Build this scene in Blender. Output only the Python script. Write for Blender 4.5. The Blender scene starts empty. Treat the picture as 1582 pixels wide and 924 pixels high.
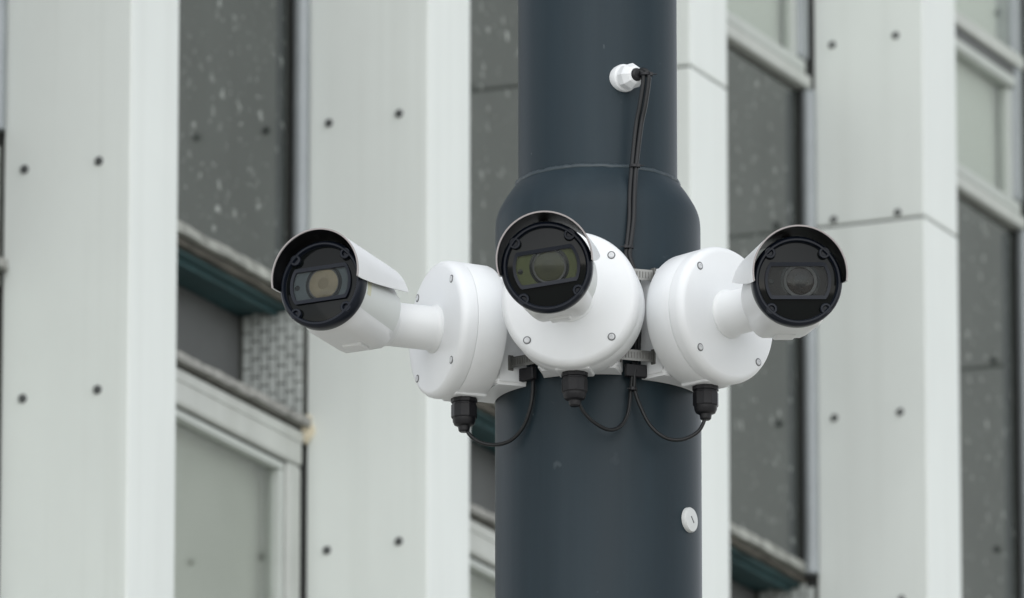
import bpy, bmesh, math, random
from mathutils import Vector, Matrix, noise
R = math.radians
random.seed(7)
scene = bpy.context.scene
C = scene.collection

# ------------------------------------------------------------------ camera
F_PX, PITCH, EYE = 15790.0, 0.2532, 1.6
cam_data = bpy.data.cameras.new('camera')
cam_data.sensor_width = 36.0
cam_data.lens = 36.0 * F_PX / 1582.0
cam_data.clip_start, cam_data.clip_end = 0.1, 2000.0
cam_data.dof.use_dof = True
cam_data.dof.focus_distance = 13.65
cam_data.dof.aperture_fstop = 16.0
cam = bpy.data.objects.new('camera', cam_data)
cam.location = (0, 0, EYE)
cam.rotation_euler = (math.pi / 2 + PITCH, 0, 0)
C.objects.link(cam)
scene.camera = cam

# ------------------------------------------------------------------ sky, sun, exposure
SUN_AZ, SUN_EL = R(178), R(38)           # azimuth from +Y towards +X
world = bpy.data.worlds.new('World')
scene.world = world
world.use_nodes = True
nt = world.node_tree
nt.nodes.clear()
sky = nt.nodes.new('ShaderNodeTexSky')
sky.sky_type = 'NISHITA'
sky.sun_disc = False
sky.sun_elevation, sky.sun_rotation = SUN_EL, SUN_AZ
sky.air_density, sky.dust_density, sky.ozone_density = 1.0, 0.6, 1.0
hs = nt.nodes.new('ShaderNodeHueSaturation')   # cloud cover: nearly colourless sky light
hs.inputs['Saturation'].default_value = 0.2
bg = nt.nodes.new('ShaderNodeBackground')
bg.inputs['Strength'].default_value = 0.15
wo = nt.nodes.new('ShaderNodeOutputWorld')
nt.links.new(sky.outputs[0], hs.inputs['Color'])
nt.links.new(hs.outputs[0], bg.inputs['Color'])
nt.links.new(bg.outputs[0], wo.inputs['Surface'])
sd = bpy.data.lights.new('sun', 'SUN')
sd.energy, sd.angle, sd.color = 0.85, R(110), (1.0, 0.995, 0.97)
sun = bpy.data.objects.new('sun', sd)
d = Vector((math.sin(SUN_AZ) * math.cos(SUN_EL), math.cos(SUN_AZ) * math.cos(SUN_EL), math.sin(SUN_EL)))
sun.rotation_euler = (-d).to_track_quat('-Z', 'Y').to_euler()
sun.location = (6, -4, 20)
C.objects.link(sun)
vs = scene.view_settings
vs.view_transform, vs.look, vs.gamma, vs.exposure = 'Standard', 'None', 1.0, 0.55
vs.use_curve_mapping = False

# ------------------------------------------------------------------ materials
MATS = {}
def mat(name, col, rough=0.5, metal=0.0, ior=1.5, vary=0.0, vscale=8.0, stretch=(1, 1, 1), bump=0.0, bscale=200.0,
        spots=None, streak=None, spec=None, coat=0.0):
    m = bpy.data.materials.new(name)
    m.use_nodes = True
    t = m.node_tree
    b = t.nodes['Principled BSDF']
    b.inputs['Base Color'].default_value = (*col, 1)
    b.inputs['Roughness'].default_value = rough
    b.inputs['Metallic'].default_value = metal
    b.inputs['IOR'].default_value = ior
    if spec is not None: b.inputs['Specular IOR Level'].default_value = spec
    b.inputs['Coat Weight'].default_value = coat
    geo = t.nodes.new('ShaderNodeNewGeometry')
    out = None
    def mapped(sc):
        mp = t.nodes.new('ShaderNodeMapping')
        mp.inputs['Scale'].default_value = sc
        t.links.new(geo.outputs['Position'], mp.inputs['Vector'])
        return mp.outputs[0]
    def mix(fac, a, c2, blend='MIX'):
        n = t.nodes.new('ShaderNodeMix')
        n.data_type = 'RGBA'; n.blend_type = blend
        t.links.new(fac, n.inputs[0])
        if isinstance(a, tuple): n.inputs[6].default_value = (*a, 1)
        else: t.links.new(a, n.inputs[6])
        n.inputs[7].default_value = (*c2, 1)
        return n.outputs[2]
    cur = tuple(col)
    if vary:
        n = t.nodes.new('ShaderNodeTexNoise')
        n.inputs['Scale'].default_value = vscale; n.inputs['Detail'].default_value = 6
        n.inputs['Roughness'].default_value = 0.6
        t.links.new(mapped(stretch), n.inputs['Vector'])
        rp = t.nodes.new('ShaderNodeMapRange')
        rp.inputs[1].default_value, rp.inputs[2].default_value = 0.3, 0.7
        t.links.new(n.outputs[0], rp.inputs[0])
        cur = mix(rp.outputs[0], tuple(x * (1 - vary) for x in col), tuple(min(1, x * (1 + vary)) for x in col))
        rr = t.nodes.new('ShaderNodeMapRange')
        rr.inputs[3].default_value, rr.inputs[4].default_value = max(0.02, rough * 0.85), min(1, rough * 1.15)
        t.links.new(n.outputs[0], rr.inputs[0]); t.links.new(rr.outputs[0], b.inputs['Roughness'])
    if streak:                       # rain streaks: thin vertical dirt, (colour, amount)
        n = t.nodes.new('ShaderNodeTexNoise')
        n.inputs['Scale'].default_value = 1.0; n.inputs['Detail'].default_value = 5
        t.links.new(mapped((26, 26, 0.55)), n.inputs['Vector'])
        rp = t.nodes.new('ShaderNodeMapRange')
        rp.inputs[1].default_value, rp.inputs[2].default_value = 0.5, 0.78
        rp.inputs[4].default_value = streak[1]
        t.links.new(n.outputs[0], rp.inputs[0])
        cur = mix(rp.outputs[0], cur, streak[0])
    if spots:                        # splashes: (colour, cells per metre, size 0..1, amount)
        for j, (sc_, size) in enumerate(((spots[1], spots[2]), (spots[1] * 2.3, spots[2] * 0.9))):
            v = t.nodes.new('ShaderNodeTexVoronoi')
            v.inputs['Scale'].default_value = sc_
            wn = t.nodes.new('ShaderNodeTexNoise'); wn.inputs['Scale'].default_value = 45
            wm = t.nodes.new('ShaderNodeVectorMath'); wm.operation = 'MULTIPLY_ADD'
            wm.inputs[1].default_value = (0.028, 0.028, 0.05)
            t.links.new(geo.outputs['Position'], wn.inputs['Vector'])
            t.links.new(wn.outputs['Color'], wm.inputs[0]); t.links.new(geo.outputs['Position'], wm.inputs[2])
            t.links.new(wm.outputs[0], v.inputs['Vector'])
            rp = t.nodes.new('ShaderNodeMapRange')
            rp.inputs[1].default_value, rp.inputs[2].default_value = size, size * 0.45
            t.links.new(v.outputs['Distance'], rp.inputs[0])
            sp = t.nodes.new('ShaderNodeSeparateColor'); t.links.new(v.outputs['Color'], sp.inputs[0])
            pw = t.nodes.new('ShaderNodeMath'); pw.operation = 'POWER'; pw.inputs[1].default_value = 2.2
            t.links.new(sp.outputs[0], pw.inputs[0])
            ml = t.nodes.new('ShaderNodeMath'); ml.operation = 'MULTIPLY'
            t.links.new(rp.outputs[0], ml.inputs[0]); t.links.new(pw.outputs[0], ml.inputs[1])
            m2 = t.nodes.new('ShaderNodeMath'); m2.operation = 'MULTIPLY'; m2.inputs[1].default_value = spots[3]
            t.links.new(ml.outputs[0], m2.inputs[0])
            cur = mix(m2.outputs[0], cur, spots[0])
    if not isinstance(cur, tuple): t.links.new(cur, b.inputs['Base Color'])
    if bump:
        n = t.nodes.new('ShaderNodeTexNoise')
        n.inputs['Scale'].default_value = bscale; n.inputs['Detail'].default_value = 3
        t.links.new(geo.outputs['Position'], n.inputs['Vector'])
        bp = t.nodes.new('ShaderNodeBump'); bp.inputs['Strength'].default_value = bump
        bp.inputs['Distance'].default_value = 0.002
        t.links.new(n.outputs[0], bp.inputs['Height']); t.links.new(bp.outputs[0], b.inputs['Normal'])
    MATS[name] = m
    return m

def glass(name, tint, ior, rough=0.0):
    m = bpy.data.materials.new(name); m.use_nodes = True
    t = m.node_tree; t.nodes.clear()
    tr = t.nodes.new('ShaderNodeBsdfTransparent'); tr.inputs[0].default_value = (*tint, 1)
    gl = t.nodes.new('ShaderNodeBsdfGlossy'); gl.inputs['Roughness'].default_value = rough
    lw = t.nodes.new('ShaderNodeLayerWeight')            # Schlick reflectance, alike on both faces of the pane
    r0 = ((ior - 1)/(ior + 1))**2
    pw = t.nodes.new('ShaderNodeMath'); pw.operation = 'POWER'; pw.inputs[1].default_value = 5
    fr = t.nodes.new('ShaderNodeMath'); fr.operation = 'MULTIPLY_ADD'
    fr.inputs[1].default_value, fr.inputs[2].default_value = 1 - r0, r0
    t.links.new(lw.outputs['Facing'], pw.inputs[0]); t.links.new(pw.outputs[0], fr.inputs[0])
    mx = t.nodes.new('ShaderNodeMixShader'); o = t.nodes.new('ShaderNodeOutputMaterial')
    t.links.new(fr.outputs[0], mx.inputs[0]); t.links.new(tr.outputs[0], mx.inputs[1]); t.links.new(gl.outputs[0], mx.inputs[2])
    t.links.new(mx.outputs[0], o.inputs[0])
    MATS[name] = m
    return m

mat('street_paving', (0.44, 0.425, 0.385), 0.9, vary=0.1, vscale=0.6)  # unseen ground, kept this pale to bounce light onto the box undersides
mat('cladding', (0.71, 0.748, 0.716), 0.42, vary=0.05, vscale=2.2, stretch=(1, 1, 0.5), streak=((0.52, 0.55, 0.51), 0.24))
mat('fin_core', (0.05, 0.052, 0.05), 0.8)
mat('rivet', (0.085, 0.09, 0.09), 0.35, metal=0.3)
mat('spandrel', (0.032, 0.038, 0.034), 0.07, ior=1.72, vary=0.22, vscale=5, spots=((0.42, 0.45, 0.42), 23.0, 0.26, 0.8))
mat('drip_edge', (0.31, 0.32, 0.29), 0.85, vary=0.45, vscale=22, bump=0.8, bscale=90)
mat('rusty_edge', (0.085, 0.08, 0.065), 0.9, vary=0.4, vscale=18)
mat('soffit', (0.033, 0.082, 0.088), 0.6, vary=0.35, vscale=6)
mat('recess', (0.12, 0.125, 0.125), 0.55, vary=0.15, vscale=5)
mat('tile', (0.47, 0.50, 0.48), 0.35, vary=0.16, vscale=30)
mat('grout', (0.09, 0.095, 0.085), 0.9, vary=0.2, vscale=30)
mat('ledge', (0.27, 0.27, 0.25), 0.85, vary=0.45, vscale=35, bump=0.8, bscale=120)
mat('frame', (0.49, 0.51, 0.48), 0.4, vary=0.08, vscale=9, streak=((0.35, 0.36, 0.32), 0.3))
mat('bead', (0.48, 0.51, 0.48), 0.45, vary=0.06, vscale=9)
mat('gasket', (0.035, 0.037, 0.034), 0.7)
mat('metal_trim', (0.30, 0.325, 0.335), 0.42, metal=0.2, vary=0.08, vscale=12)
mat('blind', (0.40, 0.41, 0.375), 0.8, vary=0.12, vscale=2)
mat('pale_blind', (0.60, 0.625, 0.585), 0.8, vary=0.06, vscale=2)
mat('building_wall', (0.2, 0.2, 0.19), 0.8, vary=0.1, vscale=3)
mat('sealant', (0.60, 0.54, 0.40), 0.7, vary=0.15, vscale=40)
glass('window_glass', (0.955, 0.97, 0.955), 1.9, 0.015)
mat('pole_paint', (0.0105, 0.0215, 0.029), 0.46, spec=0.26, streak=((0.026, 0.042, 0.051), 0.4), vary=0.12, vscale=5, stretch=(3, 3, 0.35), bump=0.05, bscale=160,
    spots=((0.11, 0.13, 0.14), 9.0, 0.075, 0.6))
mat('weld', (0.024, 0.038, 0.046), 0.42, vary=0.15, vscale=60, bump=0.25, bscale=120)
mat('white_plastic', (0.75, 0.768, 0.775), 0.36, vary=0.025, vscale=11, streak=((0.66, 0.67, 0.64), 0.18), bump=0.04, bscale=700)
mat('white_body', (0.75, 0.765, 0.765), 0.36, vary=0.015, vscale=12)
mat('label', (0.68, 0.71, 0.69), 0.4)
mat('sticker', (0.62, 0.62, 0.46), 0.4)
mat('bezel', (0.006, 0.0085, 0.0145), 0.34, spec=0.22)
mat('face', (0.004, 0.005, 0.005), 0.08, spec=0.16)
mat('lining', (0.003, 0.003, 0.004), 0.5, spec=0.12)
mat('shield_rim', (0.30, 0.275, 0.27), 0.45)
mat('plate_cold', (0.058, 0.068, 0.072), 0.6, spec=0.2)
mat('plate_olive_reflection', (0.055, 0.061, 0.02), 0.6, spec=0.2)  # olive reflection carried on in the plate colour
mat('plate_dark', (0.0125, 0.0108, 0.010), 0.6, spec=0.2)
mat('lens_ring', (0.014, 0.0125, 0.0115), 0.4)
mat('lens_amber_reflection', (0.14, 0.112, 0.072), 0.12, vary=0.25, vscale=30, spec=0.25)  # amber reflection painted into the lens colour
mat('lens_olive_reflection', (0.032, 0.032, 0.015), 0.12, vary=0.2, vscale=30, spec=0.25)  # olive reflection painted into the lens colour
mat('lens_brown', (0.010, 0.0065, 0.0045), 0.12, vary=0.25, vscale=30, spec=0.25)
glass('cover_glass', (0.9, 0.92, 0.92), 1.2, 0.42)
mat('black_rubber', (0.008, 0.008, 0.010), 0.42, spec=0.35)
mat('cable', (0.008, 0.009, 0.010), 0.4, spec=0.35)
mat('steel', (0.22, 0.22, 0.21), 0.38, metal=0.9, vary=0.1, vscale=60)
mat('dark_steel', (0.15, 0.15, 0.14), 0.45, metal=0.6)
mat('screw', (0.58, 0.59, 0.60), 0.4, metal=0.2)
mat('iris_amber_reflection', (0.12, 0.094, 0.058), 0.15, spec=0.25)  # centre of the painted amber reflection, a little darker
mat('iris_olive_reflection', (0.028, 0.028, 0.0135), 0.15, spec=0.25)  # centre of the painted olive reflection, a little darker
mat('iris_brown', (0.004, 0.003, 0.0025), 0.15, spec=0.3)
mat('screw_dark', (0.13, 0.135, 0.14), 0.5)
mat('plug', (0.62, 0.64, 0.63), 0.5, vary=0.05, vscale=40)

# ------------------------------------------------------------------ mesh helpers
def finish(bm, name, m, smooth=35):
    bmesh.ops.recalc_face_normals(bm, faces=bm.faces)
    me = bpy.data.meshes.new(name)
    bm.to_mesh(me); bm.free()
    if smooth:
        me.shade_smooth()
        me.set_sharp_from_angle(angle=R(smooth))
    me.materials.append(MATS[m])
    return me
def put(name, me, parent=None, mtx=None):
    o = bpy.data.objects.new(name, me)
    C.objects.link(o)
    if parent: o.parent = parent
    if mtx is not None: o.matrix_local = mtx
    return o
def empty(name, mtx):
    o = bpy.data.objects.new(name, None)
    o.empty_display_size = 0.1
    C.objects.link(o)
    o.matrix_world = mtx
    return o
def tag(o, label, cat, group=None):
    o['label'], o['category'] = label, cat
    if group: o['group'] = group
def box(bm, x0, x1, y0, y1, z0, z1, bev=0.0, seg=2):
    vs_ = [bm.verts.new(p) for p in ((x0,y0,z0),(x1,y0,z0),(x1,y1,z0),(x0,y1,z0),(x0,y0,z1),(x1,y0,z1),(x1,y1,z1),(x0,y1,z1))]
    fs = [bm.faces.new([vs_[i] for i in q]) for q in ((0,3,2,1),(4,5,6,7),(0,1,5,4),(1,2,6,5),(2,3,7,6),(3,0,4,7))]
    if bev:
        es = {e for f_ in fs for e in f_.edges}
        bmesh.ops.bevel(bm, geom=list(es), offset=bev, segments=seg, affect='EDGES', profile=0.5)
def box_me(name, m, *a, bev=0.0, seg=2):
    bm = bmesh.new(); box(bm, *a, bev=bev, seg=seg)
    return finish(bm, name, m, 12)
def lathe(bm, prof, seg=48, axis='Z', close=True, phase=0.0):
    """prof: list of (radius, along). axis Z: along=z ; axis Y: along = -y (forward)."""
    rings = []
    for r, a in prof:
        if r < 1e-9:
            rings.append([bm.verts.new((0, 0, a) if axis == 'Z' else (0, -a, 0))]); continue
        ring = []
        for i in range(seg):
            t = 2 * math.pi * i / seg + phase
            ring.append(bm.verts.new((r*math.cos(t), r*math.sin(t), a) if axis == 'Z' else (r*math.cos(t), -a, r*math.sin(t))))
        rings.append(ring)
    for A, B in zip(rings, rings[1:]):
        n = max(len(A), len(B))
        for i in range(n):
            j = (i + 1) % n
            if len(A) == 1 and len(B) == 1: continue
            if len(A) == 1: bm.faces.new((A[0], B[i], B[j]))
            elif len(B) == 1: bm.faces.new((A[i], A[j], B[0]))
            else: bm.faces.new((A[i], A[j], B[j], B[i]))
    if close:
        for rg in (rings[0], rings[-1]):
            if len(rg) > 2: bm.faces.new(rg)
def lathe_me(name, m, prof, seg=48, axis='Z', close=True, smooth=35, phase=0.0):
    bm = bmesh.new(); lathe(bm, prof, seg, axis, close, phase)
    return finish(bm, name, m, smooth)
def catmull(pts, n=8):
    P = [pts[0]] + list(pts) + [pts[-1]]
    out = []
    for i in range(1, len(P) - 2):
        a, b, c, d_ = P[i-1], P[i], P[i+1], P[i+2]
        for k in range(n):
            t = k / n
            out.append(0.5 * ((2*b) + (c-a)*t + (2*a-5*b+4*c-d_)*t*t + (3*b-a-3*c+d_)*t**3))
    out.append(pts[-1])
    return out
def tube(bm, pts, r, seg=10, cap=True):
    N = None; rings = []
    for i, p in enumerate(pts):
        tg = (pts[min(i+1, len(pts)-1)] - pts[max(i-1, 0)]).normalized()
        if N is None: N = tg.orthogonal().normalized()
        N = (N - tg * N.dot(tg)).normalized()
        Bn = tg.cross(N)
        rings.append([bm.verts.new(p + (r[i] if isinstance(r, list) else r)*(math.cos(2*math.pi*k/seg)*N + math.sin(2*math.pi*k/seg)*Bn)) for k in range(seg)])
    for A, B in zip(rings, rings[1:]):
        for i in range(seg):
            j = (i+1) % seg
            bm.faces.new((A[i], A[j], B[j], B[i]))
    if cap:
        bm.faces.new(rings[0]); bm.faces.new(rings[-1])
def prism(bm, poly, z0, z1):
    a = [bm.verts.new((x, y, z0)) for x, y in poly]; b = [bm.verts.new((x, y, z1)) for x, y in poly]
    n = len(poly)
    bm.faces.new(a); bm.faces.new(b)
    for i in range(n): bm.faces.new((a[i], a[(i+1) % n], b[(i+1) % n], b[i]))

# ------------------------------------------------------------------ ground
bm = bmesh.new()
g = 600
bm.faces.new([bm.verts.new(p) for p in ((-g,-g,0),(g,-g,0),(g,g,0),(-g,g,0))])
o = put('ground', finish(bm, 'ground', 'street_paving', 0)); o['kind'] = 'structure'

# ------------------------------------------------------------------ office building
PHI, S, FB, FP = 1.1555, 1.4585, 0.2206, 0.286
WP = 0.312                                 # depth of the glazing plane behind the fin fronts
MF = Matrix.Translation((-0.0903, 21.4, 0)) @ Matrix.Rotation(PHI, 4, 'Z')
bld = empty('office_building', MF)
tag(bld, 'pale clad office building with tall white fins, dark panels and windows behind the pole', 'building')
KF = range(-1, 6)                          # fins; fin 1 has its outer far corner at u = 0
ZT = 10.4
def at(k, y=0, z=0): return Matrix.Translation(((k - 1) * S, y, z))
# main wall mass behind the glazing
put('wall', box_me('wall', 'building_wall', -2*S - 0.4, 4*S + 0.3, 0.62, 3.5, 0, ZT + 0.3), bld)
put('base_wall', box_me('base_wall', 'building_wall', -2*S - 0.4, 4*S + 0.3, 0.36, 0.62, 0, 5.1), bld)
put('top_wall', box_me('top_wall', 'building_wall', -2*S - 0.4, 4*S + 0.3, 0.36, 0.62, 9.62, ZT), bld)
# pier, cladding panels, rivets
JZ = 7.9836
core_me = box_me('fin', 'fin_core', -FB + 0.008, -0.008, 0.008, 0.619, 0, ZT, bev=0.002, seg=1)
segs = [(0.0, JZ - 2*2.9), (JZ - 2*2.9, JZ - 2.9), (JZ - 2.9, JZ), (JZ, ZT + 0.02)]
panel_mes = [box_me('cladding_panel', 'cladding', -FB, 0, 0, FP, max(0.02, a + 0.0025), b - 0.0025, bev=0.004) for a, b in segs]
rivet_me = lathe_me('rivet', 'rivet', [(0.0094, -0.001), (0.0094, 0.0015), (0.0078, 0.002), (0.0078, 0.005), (0.006, 0.0075), (0, 0.0085)], 14, 'Y')
RW = (0.2378, 0.0693)
RZ = [5.60, 6.080, 6.557, 7.037, 7.503, 7.998, 8.4425, 8.92, 9.4]
for k in KF:
    fin = put('fin', core_me, bld, at(k))
    for me in panel_mes: put('cladding_panel', me, fin)
    for z in RZ:
        for w in RW:
            jx, jz = random.uniform(-.002, .002), random.uniform(-.003, .003)
            put('rivet', rivet_me, fin, Matrix.Translation((-FB, w + jx, z + jz)) @ Matrix.Rotation(-math.pi/2, 4, 'Z'))
# bays between fin k and fin k+1 : local u from 0 to UE
UE = S - FB
A0, A1 = 0.004, UE - 0.004
def bx_me(name, m, u0, u1, w0, w1, z0, z1, bev=0.0): return box_me(name, m, u0, u1, w0, w1, z0, z1, bev=bev)
span_me = bx_me('spandrel_panel', 'spandrel', A0, A1 - 0.052, WP, WP + 0.02, 7.135, 8.318)
# crumbling drip edge below the panel
def rough_bar(name, m, u0, u1, w0, w1, z0, z1, amp, seed, n=46):
    bm = bmesh.new(); rings = []
    for i in range(n + 1):
        u = u0 + (u1 - u0) * i / n
        q = lambda s: amp * noise.noise((u * 14, seed + s * 7.3, 0.3)) + amp * .6 * noise.noise((u * 47, seed + s * 3.1, 1.3))
        rings.append([bm.verts.new((u, w0 + q(1), z0 + q(2))), bm.verts.new((u, w1, z0 + q(3) * .4)),
                      bm.verts.new((u, w1, z1)), bm.verts.new((u, w0 + 0.006 + q(4), z1 + q(5)))])
    for A, B in zip(rings, rings[1:]):
        for i in range(4): bm.faces.new((A[i], A[(i+1) % 4], B[(i+1) % 4], B[i]))
    bm.faces.new(rings[0]); bm.faces.new(rings[-1])
    return finish(bm, name, m, 40)
drip_me = rough_bar('drip_edge', 'drip_edge', A0, A1 - 0.01, WP - 0.012, WP + 0.028, 7.120, 7.146, 0.004, 2.0)
rust_me = rough_bar('panel_lip', 'rusty_edge', A0, A1 - 0.01, WP - 0.002, WP + 0.016, 7.1, 7.1175, 0.003, 9.0)
soff_me = bx_me('soffit', 'soffit', A0, A1, WP + 0.016, 0.619, 7.092, 7.105)
soff_rail_me = bx_me('soffit_rail', 'soffit', A0, A1, WP + 0.040, WP + 0.050, 7.0815, 7.0915)
back_me = bx_me('recess_wall', 'recess', A0, A1, 0.445, 0.46, 6.80, 7.089)
grout_me = bx_me('tile_bed', 'grout', UE - 0.0075, UE + 0.004, FP + 0.004, 0.445, 6.80, 7.0895)
tile_me = box_me('tile', 'tile', -0.0035, 0.001, 0.0016, 0.0190, 0.0014, 0.0386, bev=0.0012, seg=1)
ledge_me = rough_bar('ledge', 'ledge', A0, A1 - 0.004, WP - 0.045, 0.44, 6.826, 6.846, 0.0035, 5.0)
# window units (lower and upper): frame pieces, bead, pane, blind
def frame_piece(name, m, u0, u1, w0, w1, z0, z1, bev=0.004): return box_me(name, m, u0, u1, w0, w1, z0, z1, bev=bev)
JO = UE - 0.018                             # outer line of the right-hand jamb
fh = frame_piece('frame_head', 'frame', A0, JO, WP - 0.026, WP + 0.05, 6.739, 6.817, 0.007)
fh2 = frame_piece('head_moulding', 'frame', A0, JO - 0.004, WP - 0.029, WP - 0.0262, 6.789, 6.813, 0.001)
fj = frame_piece('jamb', 'frame', JO - 0.066, JO - 0.001, WP - 0.024, WP + 0.05, 5.12, 6.738, 0.008)
fjl = frame_piece('jamb', 'frame', A0, A0 + 0.06, WP - 0.024, WP + 0.05, 5.12, 6.738, 0.008)
gk = frame_piece('gasket', 'gasket', A0 + 0.061, JO - 0.067, WP - 0.012, WP - 0.002, 6.7335, 6.7385, 0)
gkj = frame_piece('gasket', 'gasket', JO - 0.0715, JO - 0.067, WP - 0.012, WP - 0.002, 5.12, 6.7334, 0)
bh = frame_piece('bead', 'bead', A0 + 0.061, JO - 0.072, WP - 0.016, WP + 0.012, 6.716, 6.733, 0.003)
bj = frame_piece('bead', 'bead', JO - 0.094, JO - 0.072, WP - 0.016, WP + 0.012, 5.12, 6.7155, 0.003)
fs_ = frame_piece('frame_sill', 'frame', A0, JO, WP - 0.05, WP + 0.05, 5.06, 5.118, 0.006)
pane_l = box_me('pane', 'window_glass', A0 + 0.05, JO - 0.06, WP, WP + 0.004, 5.10, 6.74)
blind_l = box_me('blind', 'blind', A0, A1, WP + 0.04, WP + 0.046, 5.08, 6.80)
# upper windows
us = frame_piece('frame_sill', 'frame', A0, JO + 0.004, WP - 0.026, WP + 0.05, 8.328, 8.362, 0.006)
us2 = frame_piece('sash_rail', 'bead', A0, JO - 0.02, WP - 0.022, WP + 0.02, 8.3635, 8.395, 0.006)
uj = frame_piece('jamb', 'metal_trim', JO - 0.052, JO, WP - 0.024, WP + 0.05, 8.396, 9.60, 0.012)
ujl = frame_piece('jamb', 'metal_trim', A0, A0 + 0.05, WP - 0.024, WP + 0.05, 8.396, 9.60, 0.01)
uj2 = frame_piece('bead', 'bead', JO - 0.078, JO - 0.053, WP - 0.012, WP + 0.015, 8.396, 8.694, 0.004)
ut = frame_piece('transom', 'frame', A0, JO - 0.004, WP - 0.030, WP + 0.02, 8.752, 8.786, 0.004)
ut2 = frame_piece('gasket', 'recess', A0 + 0.05, JO - 0.053, WP - 0.018, WP + 0.012, 8.722, 8.7515, 0)
ut3 = frame_piece('sash_rail', 'bead', A0 + 0.05, JO - 0.053, WP - 0.022, WP + 0.016, 8.695, 8.7215, 0.004)
pane_u = box_me('pane', 'window_glass', A0 + 0.04, JO - 0.05, WP, WP + 0.004, 8.37, 8.73)
pane_v = box_me('pane', 'window_glass', A0 + 0.04, JO - 0.05, WP - 0.012, WP - 0.008, 8.77, 9.61)
blind_u = box_me('blind', 'pale_blind', A0, A1, WP + 0.03, WP + 0.036, 8.33, 9.62)
# vertical metal pipe trim between panel edge and fin
bm = bmesh.new()
lathe(bm, [(0.0185, 7.118), (0.0185, 8.322)], 18)
pipe_me = finish(bm, 'edge_pipe', 'metal_trim')
gap_me = bx_me('edge_channel', 'gasket', A1 - 0.050, A1, WP + 0.003, WP + 0.02, 7.136, 8.318)
for k in range(-1, 5):
    T = at(k)
    sp = put('spandrel_panel', span_me, bld, T)
    put('drip_edge', drip_me, sp); put('panel_lip', rust_me, sp); put('edge_channel', gap_me, sp)
    put('edge_pipe', pipe_me, sp, Matrix.Translation((UE - 0.0235, WP - 0.020, 0)))
    sf = put('soffit', soff_me, bld, T); put('soffit_rail', soff_rail_me, sf)
    put('recess_wall', back_me, bld, T)
    tb = put('tile_bed', grout_me, bld, T)
    for c in range(8):
        y = FP + 0.005 + c * 0.0206
        if y + 0.019 > 0.447: continue
        for r_ in range(9):
            z = 6.790 + r_ * 0.04 + (0.0 if c % 2 else 0.02)
            if z > 7.085: continue
            put('tile', tile_me, tb, Matrix.Translation((UE - 0.0085 - random.uniform(0, .0006), y, z)))
    put('ledge', ledge_me, bld, T)
    w = put('window', fh, bld, T)
    for n, me in (('head_moulding', fh2), ('jamb', fj), ('jamb', fjl), ('gasket', gk), ('gasket', gkj), ('bead', bh), ('bead', bj),
                  ('frame_sill', fs_), ('pane', pane_l), ('blind', blind_l)): put(n, me, w)
    w = put('window', us, bld, T)
    for n, me in (('sash_rail', us2), ('jamb', uj), ('jamb', ujl), ('bead', uj2), ('transom', ut), ('gasket', ut2), ('sash_rail', ut3),
                  ('pane', pane_u), ('pane', pane_v), ('blind', blind_u)): put(n, me, w)
# a lump of old foam sealant at one window corner
bm = bmesh.new()
bmesh.ops.create_icosphere(bm, subdivisions=3, radius=1)
for v in bm.verts:
    n = 1 + 0.45 * noise.noise(v.co * 1.7 + Vector((3, 1, 0))) + 0.2 * noise.noise(v.co * 5)
    v.co = Vector((v.co.x * 0.017 * n, v.co.y * 0.012 * n, v.co.z * 0.030 * n))
put('sealant_lump', finish(bm, 'sealant_lump', 'sealant', 0), bld, at(0) @ Matrix.Translation((UE - 0.008, FP - 0.006, 6.824)))

# ------------------------------------------------------------------ pole
PX = 0.00088                                # one photo pixel at the pole, in metres
T0 = PX * F_PX
def ray(x, y):
    a, c = (x - 791) / F_PX, -(y - 462) / F_PX
    return Vector((a, math.cos(PITCH) - c * math.sin(PITCH), math.sin(PITCH) + c * math.cos(PITCH)))
AX = Vector((0, 0, EYE)) + ray(924, 532) * T0        # pole axis at the level of the boxes' centres
RP, RU = 159 * PX, 123.5 * PX
def loc(x, y, q):                            # offsets in pole pixels -> world point (x right, y away, z up)
    return AX + Vector((x, y, q)) * PX
def img(x, y, q):                            # photo pixel with forward offset q (px) from the axis -> world point
    z = (532 - y - math.sin(PITCH) * q) / math.cos(PITCH)
    return loc(x - 924, -q, z)
pole = empty('street_pole', Matrix.Translation((AX.x, AX.y, 0)))
tag(pole, 'dark slate grey painted steel pole, stepped to a narrower upper shaft, carrying the cameras', 'pole')
zc = AX.z
put('lower_shaft', lathe_me('lower_shaft', 'pole_paint', [(RP, 0.0), (RP, 1.0), (RP, 2.5), (RP, zc + 178*PX)], 96), pole)
prof = [(159, 178), (158.9, 185), (158.3, 193), (157, 200), (154.8, 207), (151.5, 214.5), (147.3, 222), (142.5, 230), (137.5, 237.5), (133, 243.5), (130, 247.5), (128, 250), (126.2, 252), (123.6, 253.2)]
put('reducer', lathe_me('reducer', 'pole_paint', [(r*PX, zc + z*PX) for r, z in prof], 96, close=False, smooth=60), pole)
put('upper_shaft', lathe_me('upper_shaft', 'pole_paint', [(RU, zc + 240*PX), (RU, zc + 1.0), (RU, zc + 2.6)], 96), pole)
bm = bmesh.new()
pts = []; n = 160; rings = []
for i in range(n):
    t = 2*math.pi*i/n
    rr = (125.0 + 1.0*noise.noise((math.cos(t)*14, math.sin(t)*14, 0)))*PX
    h = zc + (251 + 2.0*noise.noise((math.cos(t)*10, math.sin(t)*10, 5)))*PX
    ring = []
    for k in range(8):
        a = 2*math.pi*k/8; r2 = (4.4 + 1.4*noise.noise((math.cos(t)*30, math.sin(t)*30, 2)))*PX
        ring.append(bm.verts.new(((rr + r2*math.cos(a))*math.cos(t), (rr + r2*math.cos(a))*math.sin(t), h + r2*1.15*math.sin(a))))
    rings.append(ring)
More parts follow.
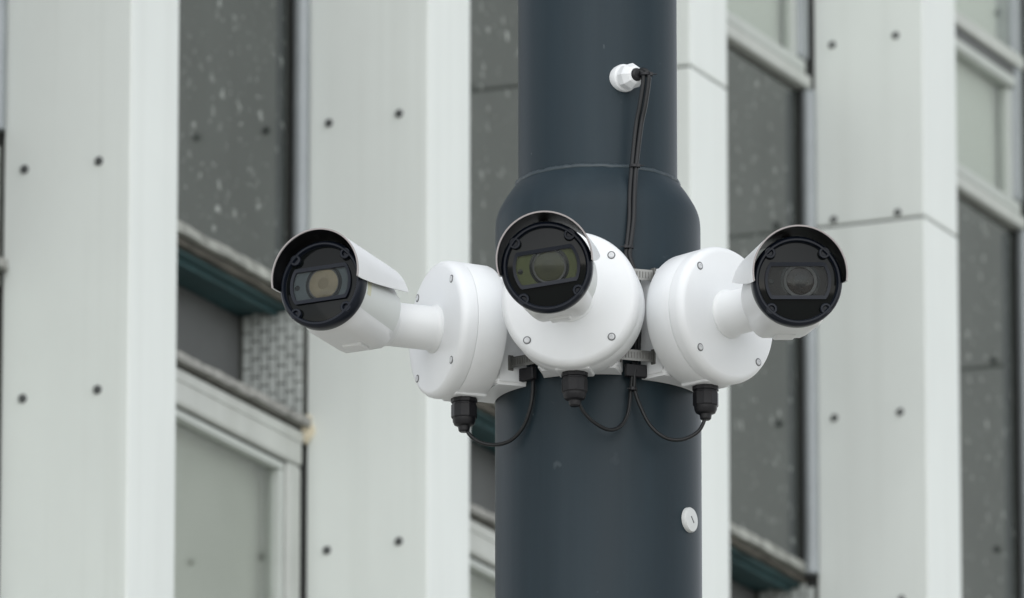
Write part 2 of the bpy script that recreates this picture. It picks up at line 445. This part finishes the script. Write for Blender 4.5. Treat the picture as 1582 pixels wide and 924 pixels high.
for i in range(n):
    A, B = rings[i], rings[(i+1) % n]
    for k in range(8): bm.faces.new((A[k], A[(k+1) % 8], B[(k+1) % 8], B[k]))
put('weld_bead', finish(bm, 'weld_bead', 'weld', 60), pole)
# white hole plug low on the right
def radial(az, rho, z): # local frame on the pole: -Y outwards
    return Matrix.Translation((math.sin(az)*rho, -math.cos(az)*rho, z)) @ Matrix.Rotation(az, 4, 'Z')
pl = put('hole_plug', lathe_me('hole_plug', 'plug', [(19.5*PX, -2*PX), (19.5*PX, 4*PX), (18*PX, 6.2*PX), (14*PX, 7*PX), (0, 7.2*PX)], 36, 'Y'), pole,
         radial(R(59.5), RP, zc - 298*PX))
put('plug_slot', box_me('plug_slot', 'screw_dark', -6*PX, 6*PX, -7.9*PX, -6.9*PX, -0.8*PX, 0.8*PX), pl, Matrix.Rotation(R(48), 4, 'Y'))
# white cable gland on the upper shaft
gm = lathe_me('white_gland', 'white_plastic', [(21*PX, -9*PX), (22*PX, 3*PX), (21*PX, 6.5*PX), (18*PX, 8*PX), (18*PX, 13*PX)], 40, 'Y')
wg = put('white_gland', gm, pole, Matrix.Translation((img(963, 121.5, 117) - Vector((AX.x, AX.y, 0)))) @ Matrix.Rotation(R(33), 4, 'Z') @ Matrix.Rotation(R(4), 4, 'X'))
put('gland_nut', lathe_me('gland_nut', 'white_plastic', [(20.5*PX, 13*PX), (20.5*PX, 24*PX), (18*PX, 29*PX), (14.5*PX, 35*PX), (12*PX, 37*PX)], 8, 'Y', smooth=20), wg)
put('gland_seal', lathe_me('gland_seal', 'black_rubber', [(10.5*PX, 36.5*PX), (9.5*PX, 40*PX), (7*PX, 42*PX), (0, 42*PX)], 20, 'Y'), wg)

# ------------------------------------------------------------------ band clamps
def clamp(z, label):
    e = empty('band_clamp', Matrix.Translation(loc(0, 0, z)))
    tag(e, label, 'clamp', 'steel band clamps round the pole')
    pts = [(161.5*math.cos(2*math.pi*i/96), 161.5*math.sin(2*math.pi*i/96)) for i in range(96)]
    for az in (R(-66), R(-9.6), R(46)):
        for t in (-62, 62): pts.append((175*math.sin(az) + t*math.cos(az), -175*math.cos(az) + t*math.sin(az)))
    pts.sort(); hull = []                   # the taut strap runs along the convex hull of pole and slots
    for seq in (pts, pts[::-1]):
        part = []
        for p in seq:
            while len(part) > 1 and (part[-1][0]-part[-2][0])*(p[1]-part[-2][1]) - (part[-1][1]-part[-2][1])*(p[0]-part[-2][0]) <= 0: part.pop()
            part.append(p)
        hull += part[:-1]
    n = len(hull); bm = bmesh.new(); rg = []
    for p in hull:
        L = math.hypot(*p); o2 = ((L + 1.6)/L)
        rg.append([bm.verts.new((p[0]*f_*PX, p[1]*f_*PX, z_*PX)) for f_, z_ in ((1, -8.5), (o2, -8.5), (o2, 8.5), (1, 8.5))])
    for i in range(n):
        A, B = rg[i], rg[(i+1) % n]
        for k in range(4): bm.faces.new((A[k], A[(k+1) % 4], B[(k+1) % 4], B[k]))
    put('strap', finish(bm, 'strap', 'steel', 20), e)
    bm = bmesh.new(); off = 0.0
    for i in range(n):                      # perforations along the strap
        a, b = Vector((*hull[i], 0)), Vector((*hull[(i+1) % n], 0))
        L = (b - a).length; dr = (b - a)/L
        while off < L:
            c = (a + dr*off)*(1 + 1.3/161); ang = math.atan2(dr.y, dr.x); m = Matrix.Translation(c*PX) @ Matrix.Rotation(ang, 4, 'Z')
            n0 = len(bm.verts); box(bm, -0.75*PX, 0.75*PX, -0.9*PX, 0.3*PX, -4.6*PX, 5.0*PX)
            bm.verts.ensure_lookup_table()
            for v in bm.verts[n0:]: v.co = m @ v.co
            off += 4.6
        off -= L
    sl = put('strap_slots', finish(bm, 'strap_slots', 'dark_steel', 0), e); sl['kind'] = 'stuff'
    return e
lower_clamp = clamp(-62, 'slotted steel band clamp around pole below the camera boxes, showing beneath the middle box')
upper_clamp = clamp(66, 'slotted steel band clamp around pole, upper one, peeking out between middle and right boxes')
for (x, y, q), w in (((980, 572, 164), 17), ((815, 577, 136), 14)):
    az = math.asin((x - 924)/167.0)
    put('rubber_pad', box_me('rubber_pad', 'black_rubber', -w*PX, w*PX, -5*PX, 5*PX, -10*PX, 10*PX, bev=1.5*PX), lower_clamp,
        Matrix.Translation(img(x, y, q) - loc(0, 0, -62)) @ Matrix.Rotation(az, 4, 'Z'))

# ------------------------------------------------------------------ junction boxes
def P_(l): return [(a*PX, (b - 159)*PX) for a, b in l]      # (radius, rho) -> metres from the pole surface
base_me = lathe_me('box_base', 'white_plastic', P_([(98, 197), (103.5, 199), (105, 203), (106.2, 247.6), (105.8, 248.4)]), 96, 'Y')
lid_me = lathe_me('lid', 'white_plastic', P_([(105.6, 248.6), (106.3, 249.4), (106.6, 262), (105.6, 267.5), (103.2, 272), (99.5, 275), (95.5, 276), (60, 276.2), (0, 276.2)]), 96, 'Y')
bm = bmesh.new()
poly = []
for i in range(25):
    t = -60 + 120*i/24
    poly.append((t*PX, -(max(math.sqrt(160.5**2 - t*t), 149) - 159)*PX))
poly += [(62*PX, 10*PX), (62*PX, -40*PX), (-62*PX, -40*PX), (-62*PX, 10*PX)]
prism(bm, poly, -92*PX, 78*PX)
bmesh.ops.recalc_face_normals(bm, faces=bm.faces)
es = [e for e in bm.edges if len(e.link_faces) == 2 and e.calc_face_angle(0) > R(50) and (abs(e.verts[0].co.x) > 61*PX or e.verts[0].co.y < -30*PX) and not (e.verts[0].co.y > 9*PX and e.verts[1].co.y > 9*PX)]
bmesh.ops.bevel(bm, geom=es, offset=5*PX, segments=3, affect='EDGES')
bracket_me = finish(bm, 'bracket', 'white_plastic', 40)
slot_me = box_me('strap_slot', 'dark_steel', -63.6*PX, -60*PX, -21*PX, -12*PX, -12*PX, 12*PX, bev=1*PX)
slot2_me = box_me('strap_slot', 'dark_steel', 60*PX, 63.6*PX, -21*PX, -12*PX, -12*PX, 12*PX, bev=1*PX)
screw_me = lathe_me('screw', 'screw_dark', [(6.2*PX, -1*PX), (6.2*PX, 0.3*PX), (5.6*PX, 0.5*PX), (0, 0.5*PX)], 20, 'Y')
head_me = lathe_me('screw_head', 'screw', [(4.6*PX, 0.3*PX), (4.4*PX, 1.0*PX), (3.4*PX, 1.3*PX), (2.2*PX, 1.3*PX), (1.8*PX, 0.6*PX), (0, 0.6*PX)], 16, 'Y')
gland_me = lathe_me('cable_gland', 'black_rubber', [(20.5*PX, 2*PX), (20.5*PX, -7*PX), (18.5*PX, -8*PX), (18.5*PX, -10*PX), (20*PX, -11*PX), (20*PX, -30*PX), (19*PX, -32*PX)], 10, 'Z', smooth=20)
nut_me = lathe_me('gland_dome', 'black_rubber', [(17.8*PX, -31.8*PX), (17.4*PX, -37*PX), (15*PX, -42*PX), (9.5*PX, -44.5*PX), (8.5*PX, -51*PX), (6.5*PX, -53*PX), (0, -53*PX)], 24, 'Z')
rib_me = box_me('skirt', 'white_plastic', -27*PX, 27*PX, -(252-159)*PX, -(199-159)*PX, -106*PX, -92*PX, bev=3*PX)
AZ = {'left': R(-66), 'middle': R(-9.6), 'right': R(46)}
lab = {'left': 'round white junction box on the pole, turned to the left',
       'middle': 'round white junction box on the pole facing the viewer, between the two others',
       'right': 'round white junction box on the pole, turned to the right'}
def boxrow(az):
    return Matrix.Translation(AX) @ radial(az, RP, 0)
ZB = {'left': -4, 'middle': 4, 'right': -1}                # small level differences between the boxes, px
for key, az in AZ.items():
    e = empty('junction_box', boxrow(az) @ Matrix.Translation((0, 0, ZB[key]*PX)))
    tag(e, lab[key], 'junction box', 'white junction boxes round the pole')
    put('box_base', base_me, e)
    lid = put('lid', lid_me, e)
    for sx in (-1, 1):
        for sz in (-1, 1):
            sc = put('screw', screw_me, e, Matrix.Translation((sx*65*PX, -117.2*PX, sz*64*PX)))
            put('screw_head', head_me, sc)
    br = put('bracket', bracket_me, e)
    for z in (-62, 66):
        put('strap_slot', slot_me, br, Matrix.Translation((0, 0, (z - ZB[key])*PX)))
        put('strap_slot', slot2_me, br, Matrix.Translation((0, 0, (z - ZB[key])*PX)))
    put('skirt', rib_me, e)
    gl = put('cable_gland', gland_me, e, Matrix.Translation((0, -(226 - 159)*PX, -105*PX)))
    put('gland_dome', nut_me, gl)

# ------------------------------------------------------------------ security cameras
def cam_forward(cx, cy):                    # photo-plane components of the pointing direction -> world vector
    cz = math.sqrt(1 - cx*cx - cy*cy)
    r = Vector((1, 0, 0)); u = Vector((0, -math.sin(PITCH), math.cos(PITCH))); f = Vector((0, math.cos(PITCH), math.sin(PITCH)))
    return cx*r + cy*u - cz*f
def body_rings():
    bm = bmesh.new(); n = 64; rings = []
    st = [(52, 30, 0), (53.5, 50, 0.2), (57, 56.5, 0.6), (63, 59.5, 1), (80, 60.5, 1), (170, 61.5, 1), (196, 62.5, 0.25), (200, 62.5, 0)]
    for a, r, chin in st:
        ring = []
        for i in range(n):
            t = 2*math.pi*i/n
            x, z = r*math.cos(t), r*math.sin(t)
            if chin and z < 0:               # flat-bottomed chin with straight flanks
                zz = z*(1 + 0.05*chin)
                lim = -(r + 3*chin)
                k = max(0.0, min(1.0, (-math.sin(t) - 0.55)/0.45))
                x = x*(1 + 0.30*chin*k); z = max(zz*(1 + 0.12*chin*k), lim)
            ring.append(bm.verts.new((x*PX, -a*PX, z*PX)))
        rings.append(ring)
    for A, B in zip(rings, rings[1:]):
        for i in range(n): bm.faces.new((A[i], A[(i+1) % n], B[(i+1) % n], B[i]))
    bm.faces.new(rings[0]); bm.faces.new(rings[-1])
    return finish(bm, 'body', 'white_body', 40)
body_me = body_rings()
neck_me = lathe_me('neck', 'white_body', [(36*PX, -8*PX), (37*PX, 2*PX), (40*PX, 25*PX), (44*PX, 45*PX), (47*PX, 58*PX)], 48, 'Y')
bezel_me = lathe_me('bezel', 'bezel', [(63*PX, 196*PX), (67*PX, 197*PX), (68.6*PX, 200*PX), (68.6*PX, 214*PX), (67*PX, 219*PX), (64*PX, 221.5*PX), (61.5*PX, 221.5*PX), (60*PX, 219*PX), (59.5*PX, 215*PX), (58*PX, 214*PX)], 80, 'Y', close=False)
face_me = lathe_me('face_plate', 'face', [(59.8*PX, 205*PX), (59.8*PX, 214.6*PX), (58*PX, 215.2*PX), (0, 215.2*PX)], 72, 'Y')
boss_me = lathe_me('screw_boss', 'bezel', [(8.6*PX, 0), (8.6*PX, 5.2*PX), (7.8*PX, 6*PX), (5.2*PX, 6*PX), (4.6*PX, 5*PX), (4.4*PX, 2*PX), (0, 2*PX)], 20, 'Y')
def clip_circle(Rr, h, n=72): return [(Rr*math.cos(2*math.pi*i/n), max(-h, min(h, Rr*math.sin(2*math.pi*i/n)))) for i in range(n)]
def ring_prism(name, m, Ro, ho, Ri, hi, a0, a1):
    bm = bmesh.new(); n = 72
    O, I = clip_circle(Ro, ho), clip_circle(Ri, hi)
    L = [[bm.verts.new((x*PX, -a*PX, z*PX)) for x, z in q] for q, a in ((O, a0), (O, a1), (I, a1 - 0.6), (I, a0))]
    for A, B in zip(L, L[1:] + L[:1]):
        for i in range(n): bm.faces.new((A[i], A[(i+1) % n], B[(i+1) % n], B[i]))
    return finish(bm, name, m, 30)
def slab(name, m, Rr, h, a0, a1):
    bm = bmesh.new(); q = clip_circle(Rr, h); n = len(q)
    A = [bm.verts.new((x*PX, -a0*PX, z*PX)) for x, z in q]; B = [bm.verts.new((x*PX, -a1*PX, z*PX)) for x, z in q]
    bm.faces.new(A); bm.faces.new(B)
    for i in range(n): bm.faces.new((A[i], A[(i+1) % n], B[(i+1) % n], B[i]))
    return finish(bm, name, m, 30)
wframe_me = ring_prism('window_frame', 'bezel', 50.5, 28, 46, 22.3, 214.8, 220.5)
wglass_me = slab('window_glass', 'cover_glass', 46.4, 22.6, 219.0, 219.4)
lens_plate = {k: slab('lens_plate', m, 46.3, 22.6, 214, 215.6) for k, m in (('left', 'plate_cold'), ('middle', 'plate_olive_reflection'), ('right', 'plate_dark'))}  # plate tones imitate what each window reflects
ring_o = lathe_me('lens_surround', 'face', [(30*PX, 215.4*PX), (30*PX, 216.2*PX), (26*PX, 216.4*PX), (26*PX, 215.4*PX)], 48, 'Y')
def clipz(me, h):
    for v in me.vertices: v.co.z = max(-h*PX, min(h*PX, v.co.z))
    return me
ring_o = clipz(ring_o, 22.2)
ring_i = clipz(lathe_me('lens_ring', 'lens_ring', [(26*PX, 215.4*PX), (25.5*PX, 216.9*PX), (21*PX, 216.6*PX), (21*PX, 215.4*PX)], 48, 'Y'), 22.2)
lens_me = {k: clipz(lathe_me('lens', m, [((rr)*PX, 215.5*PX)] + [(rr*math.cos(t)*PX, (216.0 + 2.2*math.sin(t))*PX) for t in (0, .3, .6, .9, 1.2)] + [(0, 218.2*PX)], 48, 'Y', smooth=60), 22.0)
           for k, m, rr in (('left', 'lens_amber_reflection', 25.6), ('middle', 'lens_olive_reflection', 24.5), ('right', 'lens_brown', 21.0))}  # lens colours stand in for each camera's differing reflection
iris_me = {k: lathe_me('iris', m, [(rr*PX, 217.2*PX), (rr*PX, 218.1*PX), (rr*0.8*PX, 218.4*PX), (0, 218.5*PX)], 32, 'Y', smooth=60) for k, m, rr in (('left', 'iris_amber_reflection', 9), ('middle', 'iris_olive_reflection', 10), ('right', 'iris_brown', 10))}
led_me = lathe_me('sensor_eye', 'face', [(4*PX, 215.2*PX), (4*PX, 216.4*PX), (2.4*PX, 216.8*PX), (0, 216.2*PX)], 18, 'Y')
def shield_mesh(name, m, Ro, Ri, front, rear, span_f, span_r):
    bm = bmesh.new(); na, nb = 48, 22; grid = {}
    for s, rad in ((0, Ro), (1, Ri)):
        for j in range(nb + 1):
            k = j/nb; a = front + (rear - front)*k
            sp = R(span_f + (span_r - span_f)*(max(0, k - 0.05)**1.3))
            for i in range(na + 1):
                t = -sp + 2*sp*i/na
                grid[s, j, i] = bm.verts.new((rad*math.sin(t)*PX, -a*PX, (rad*math.cos(t) + 9)*PX))
    g = lambda *q: grid[q]
    for j in range(nb):
        for i in range(na):
            for s in (0, 1): bm.faces.new((g(s,j,i), g(s,j,i+1), g(s,j+1,i+1), g(s,j+1,i)))
        for i in (0, na): bm.faces.new((g(0,j,i), g(0,j+1,i), g(1,j+1,i), g(1,j,i)))
    for i in range(na):
        for j in (0, nb): bm.faces.new((g(0,j,i), g(0,j,i+1), g(1,j,i+1), g(1,j,i)))
    return finish(bm, name, m, 40)
shield_me = shield_mesh('sun_shield', 'white_body', 72.6, 70.6, 239, 52, 100, 76)
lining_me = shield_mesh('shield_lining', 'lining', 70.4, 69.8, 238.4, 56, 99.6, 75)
rim_me = shield_mesh('shield_rim', 'shield_rim', 72.7, 70.4, 240.6, 239.05, 100, 100)
rail_me = box_me('shield_rail', 'white_body', -7*PX, 7*PX, -140*PX, -80*PX, 60*PX, 79.5*PX, bev=2*PX)
def patch(name, m, r0, r1, a0, a1, d0, d1, taper=0.0):
    bm = bmesh.new(); n = 10; V = {}
    for s, rr in ((0, r0), (1, r1)):
        for i in range(n + 1):
            t = R(d0 + (d1 - d0)*i/n)
            for e_, a in ((0, a0 + taper*i/n), (1, a1)): V[s, i, e_] = bm.verts.new((rr*math.cos(t)*PX, -a*PX, rr*math.sin(t)*PX))
    for i in range(n):
        for s in (0, 1): bm.faces.new((V[s,i,0], V[s,i+1,0], V[s,i+1,1], V[s,i,1]))
        for e_ in (0, 1): bm.faces.new((V[0,i,e_], V[0,i+1,e_], V[1,i+1,e_], V[1,i,e_]))
    for i in (0, n): bm.faces.new((V[0,i,0], V[0,i,1], V[1,i,1], V[1,i,0]))
    return finish(bm, name, m, 40)
plate_me = patch('label_plate', 'label', 59, 63.0, 64, 190, -38, 12)
stick_me = patch('sticker', 'sticker', 62.5, 63.4, 172, 184, -14, 4)
foot_me = box_me('bottom_boss', 'white_body', -16*PX, 16*PX, -110*PX, -76*PX, -68*PX, -58*PX, bev=3*PX)
lab = {'left': 'white bullet security camera on the left, amber reflection painted in lens window, aimed left of the viewer',
       'middle': 'white bullet security camera in front of the pole, olive reflection painted in lens window, slightly tilted',
       'right': 'white bullet security camera on the right, dark lens window facing the viewer squarely'}
aim = {'left': (-0.402, 0.273, -0.146), 'middle': (-0.094, 0.109, -0.167), 'right': (0.149, 0.158, 0.0)}
arm_me = lathe_me('arm', 'white_body', [(38*PX, -1*PX), (38*PX, 2*PX), (35.5*PX, 4*PX), (34.2*PX, 9*PX), (34*PX, 80*PX), (34.5*PX, 96*PX), (31*PX, 110*PX), (22*PX, 119*PX), (0, 123*PX)], 56, 'Y', smooth=50)
for key, az in AZ.items():
    base = Matrix.Translation(AX) @ radial(az, 276*PX, ZB[key]*PX)
    e = empty('security_camera', base)
    tag(e, lab[key], 'security camera', 'bullet cameras on the pole')
    put('arm', arm_me, e)
    pivot = base @ Vector((0, -90*PX, 0))
    cx, cy, slope = aim[key]
    fw = cam_forward(cx, cy)
    yv = -fw; zv0 = Vector((0, 0, 1)); xv0 = yv.cross(zv0).normalized(); zv0 = xv0.cross(yv).normalized()
    upv = Vector((0, -math.sin(PITCH), math.cos(PITCH)))
    best = None                              # roll about the optical axis so that the lens window tilts as it does on this camera
    for i in range(-300, 301):
        r = R(i*0.1); xv = xv0*math.cos(r) + zv0*math.sin(r)
        sl = -xv.dot(upv)/xv.x
        if best is None or abs(sl - slope) < best[0]: best = (abs(sl - slope), r)
    r = best[1]; xv = xv0*math.cos(r) + zv0*math.sin(r); zv = xv.cross(yv)
    Bw = Matrix((xv, yv, zv)).transposed().to_4x4(); Bw.translation = pivot
    B = base.inverted() @ Bw
    put('neck', neck_me, e, B)
    bo = put('body', body_me, e, B)
    put('label_plate', plate_me, bo); put('sticker', stick_me, bo); put('bottom_boss', foot_me, bo)
    sh = put('sun_shield', shield_me, e, B); put('shield_lining', lining_me, sh); put('shield_rail', rail_me, sh); put('shield_rim', rim_me, sh)
    bz = put('bezel', bezel_me, e, B)
    for sx in (-1, 1):
        for sz in (-1, 1): put('screw_boss', boss_me, bz, Matrix.Translation((sx*41.5*PX, -215*PX, sz*42.5*PX)))
    fp = put('face_plate', face_me, e, B)
    put('window_frame', wframe_me, fp); put('window_glass', wglass_me, fp); put('lens_plate', lens_plate[key], fp)
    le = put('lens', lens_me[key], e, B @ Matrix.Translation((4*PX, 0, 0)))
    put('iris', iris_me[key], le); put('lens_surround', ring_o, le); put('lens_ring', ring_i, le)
    put('sensor_eye', led_me, e, B @ Matrix.Translation((-40*PX, 0, -1*PX)))

# ------------------------------------------------------------------ cables and ties
def cable(pts, label, r):
    P = catmull([img(*p) for p in pts], 8)
    org = P[0].copy()
    zs = AX.z - 40*PX
    bm = bmesh.new(); tube(bm, [p - org for p in P], [(r if p.z < zs else r*1.3)*PX for p in P], 10)
    o = put('cable', finish(bm, 'cable', 'cable', 60), None, Matrix.Translation(org))
    tag(o, label, 'cable', 'black camera cables')
cable([(719, 648, 92), (720, 658, 92), (727, 671, 93), (744, 682, 96), (768, 685, 101), (791, 677, 110), (809, 656, 121), (819, 628, 129), (823, 600, 132), (823, 575, 133), (824, 562, 133)],
      'black cable hanging in a loop from the left junction box gland to the pole', 3.0)
up1 = [(980, 520, 158), (981, 470, 160), (975, 425, 161), (966, 397, 160), (967, 380, 160), (971, 340, 157), (972, 300, 151), (975.5, 258, 142), (982, 196, 143), (988, 164, 147), (993, 130, 151), (993, 116, 152), (988, 111, 148), (982, 113, 138)]
up2 = [(985, 520, 157), (986, 470, 159), (980, 425, 160), (971.5, 397, 161), (972.5, 380, 161), (977.5, 340, 158), (979, 300, 152), (982, 258, 143), (989.5, 196, 144), (996, 164, 148), (1001, 130, 152), (1001, 115, 153), (993, 109, 149), (984, 112, 138)]
cable([(889, 602, 219), (891, 614, 219), (899, 632, 214), (915, 649, 205), (938, 661, 192), (956, 656, 178), (967, 638, 169), (971, 615, 166), (973, 592, 166), (976, 565, 167), (979, 545, 160)] + up1,
      'black cable looping from the middle junction box gland and running up the pole', 2.9)
cable([(1088, 630, 158), (1087, 640, 158), (1076, 663, 160), (1052, 676, 163), (1026, 674, 166), (1003, 656, 167), (987, 626, 167), (978, 598, 167), (979, 570, 167), (983, 548, 160)] + up2,
      'black cable looping from the right junction box gland and running up the pole', 2.9)
def tie(x, y, q, r, head, label, tilt=0.0):
    o_ = Matrix.Translation(img(x, y, q)) @ Matrix.Rotation(tilt, 4, 'Y')
    bm = bmesh.new()
    lathe(bm, [(r*PX, -2*PX), ((r+1)*PX, -2*PX), ((r+1)*PX, 2*PX), (r*PX, 2*PX), (r*PX, -2*PX)], 24, 'Z', close=False)
    e = put('cable_tie', finish(bm, 'cable_tie', 'black_rubber'), None, o_)
    tag(e, label, 'cable tie', 'black cable ties')
    hx, hy = head
    put('tie_head', box_me('tie_head', 'black_rubber', (hx-3.2)*PX, (hx+3.2)*PX, (hy-3)*PX, (hy+3)*PX, -3*PX, 3*PX, bev=1*PX), e)
    put('tie_tail', box_me('tie_tail', 'black_rubber', (hx+2)*PX if hx > 0 else (hx-9)*PX, (hx+9)*PX if hx > 0 else (hx-2)*PX, (hy-1.6)*PX, (hy+1.6)*PX, -0.5*PX, 0.5*PX), e)
tie(996, 116, 152, 7.5, (9, -1), 'black cable tie at the tip of the white gland, head sticking out right')
tie(979, 258, 142, 7.2, (6, -4), 'black cable tie at the weld line, halfway along the cable pair')
tie(969.8, 383, 160, 6.6, (-4, -6), 'black cable tie just above the junction boxes on the cable pair')
tie(975.5, 600, 167, 6.0, (0, -6.5), 'black cable tie under the boxes where two cable loops meet')
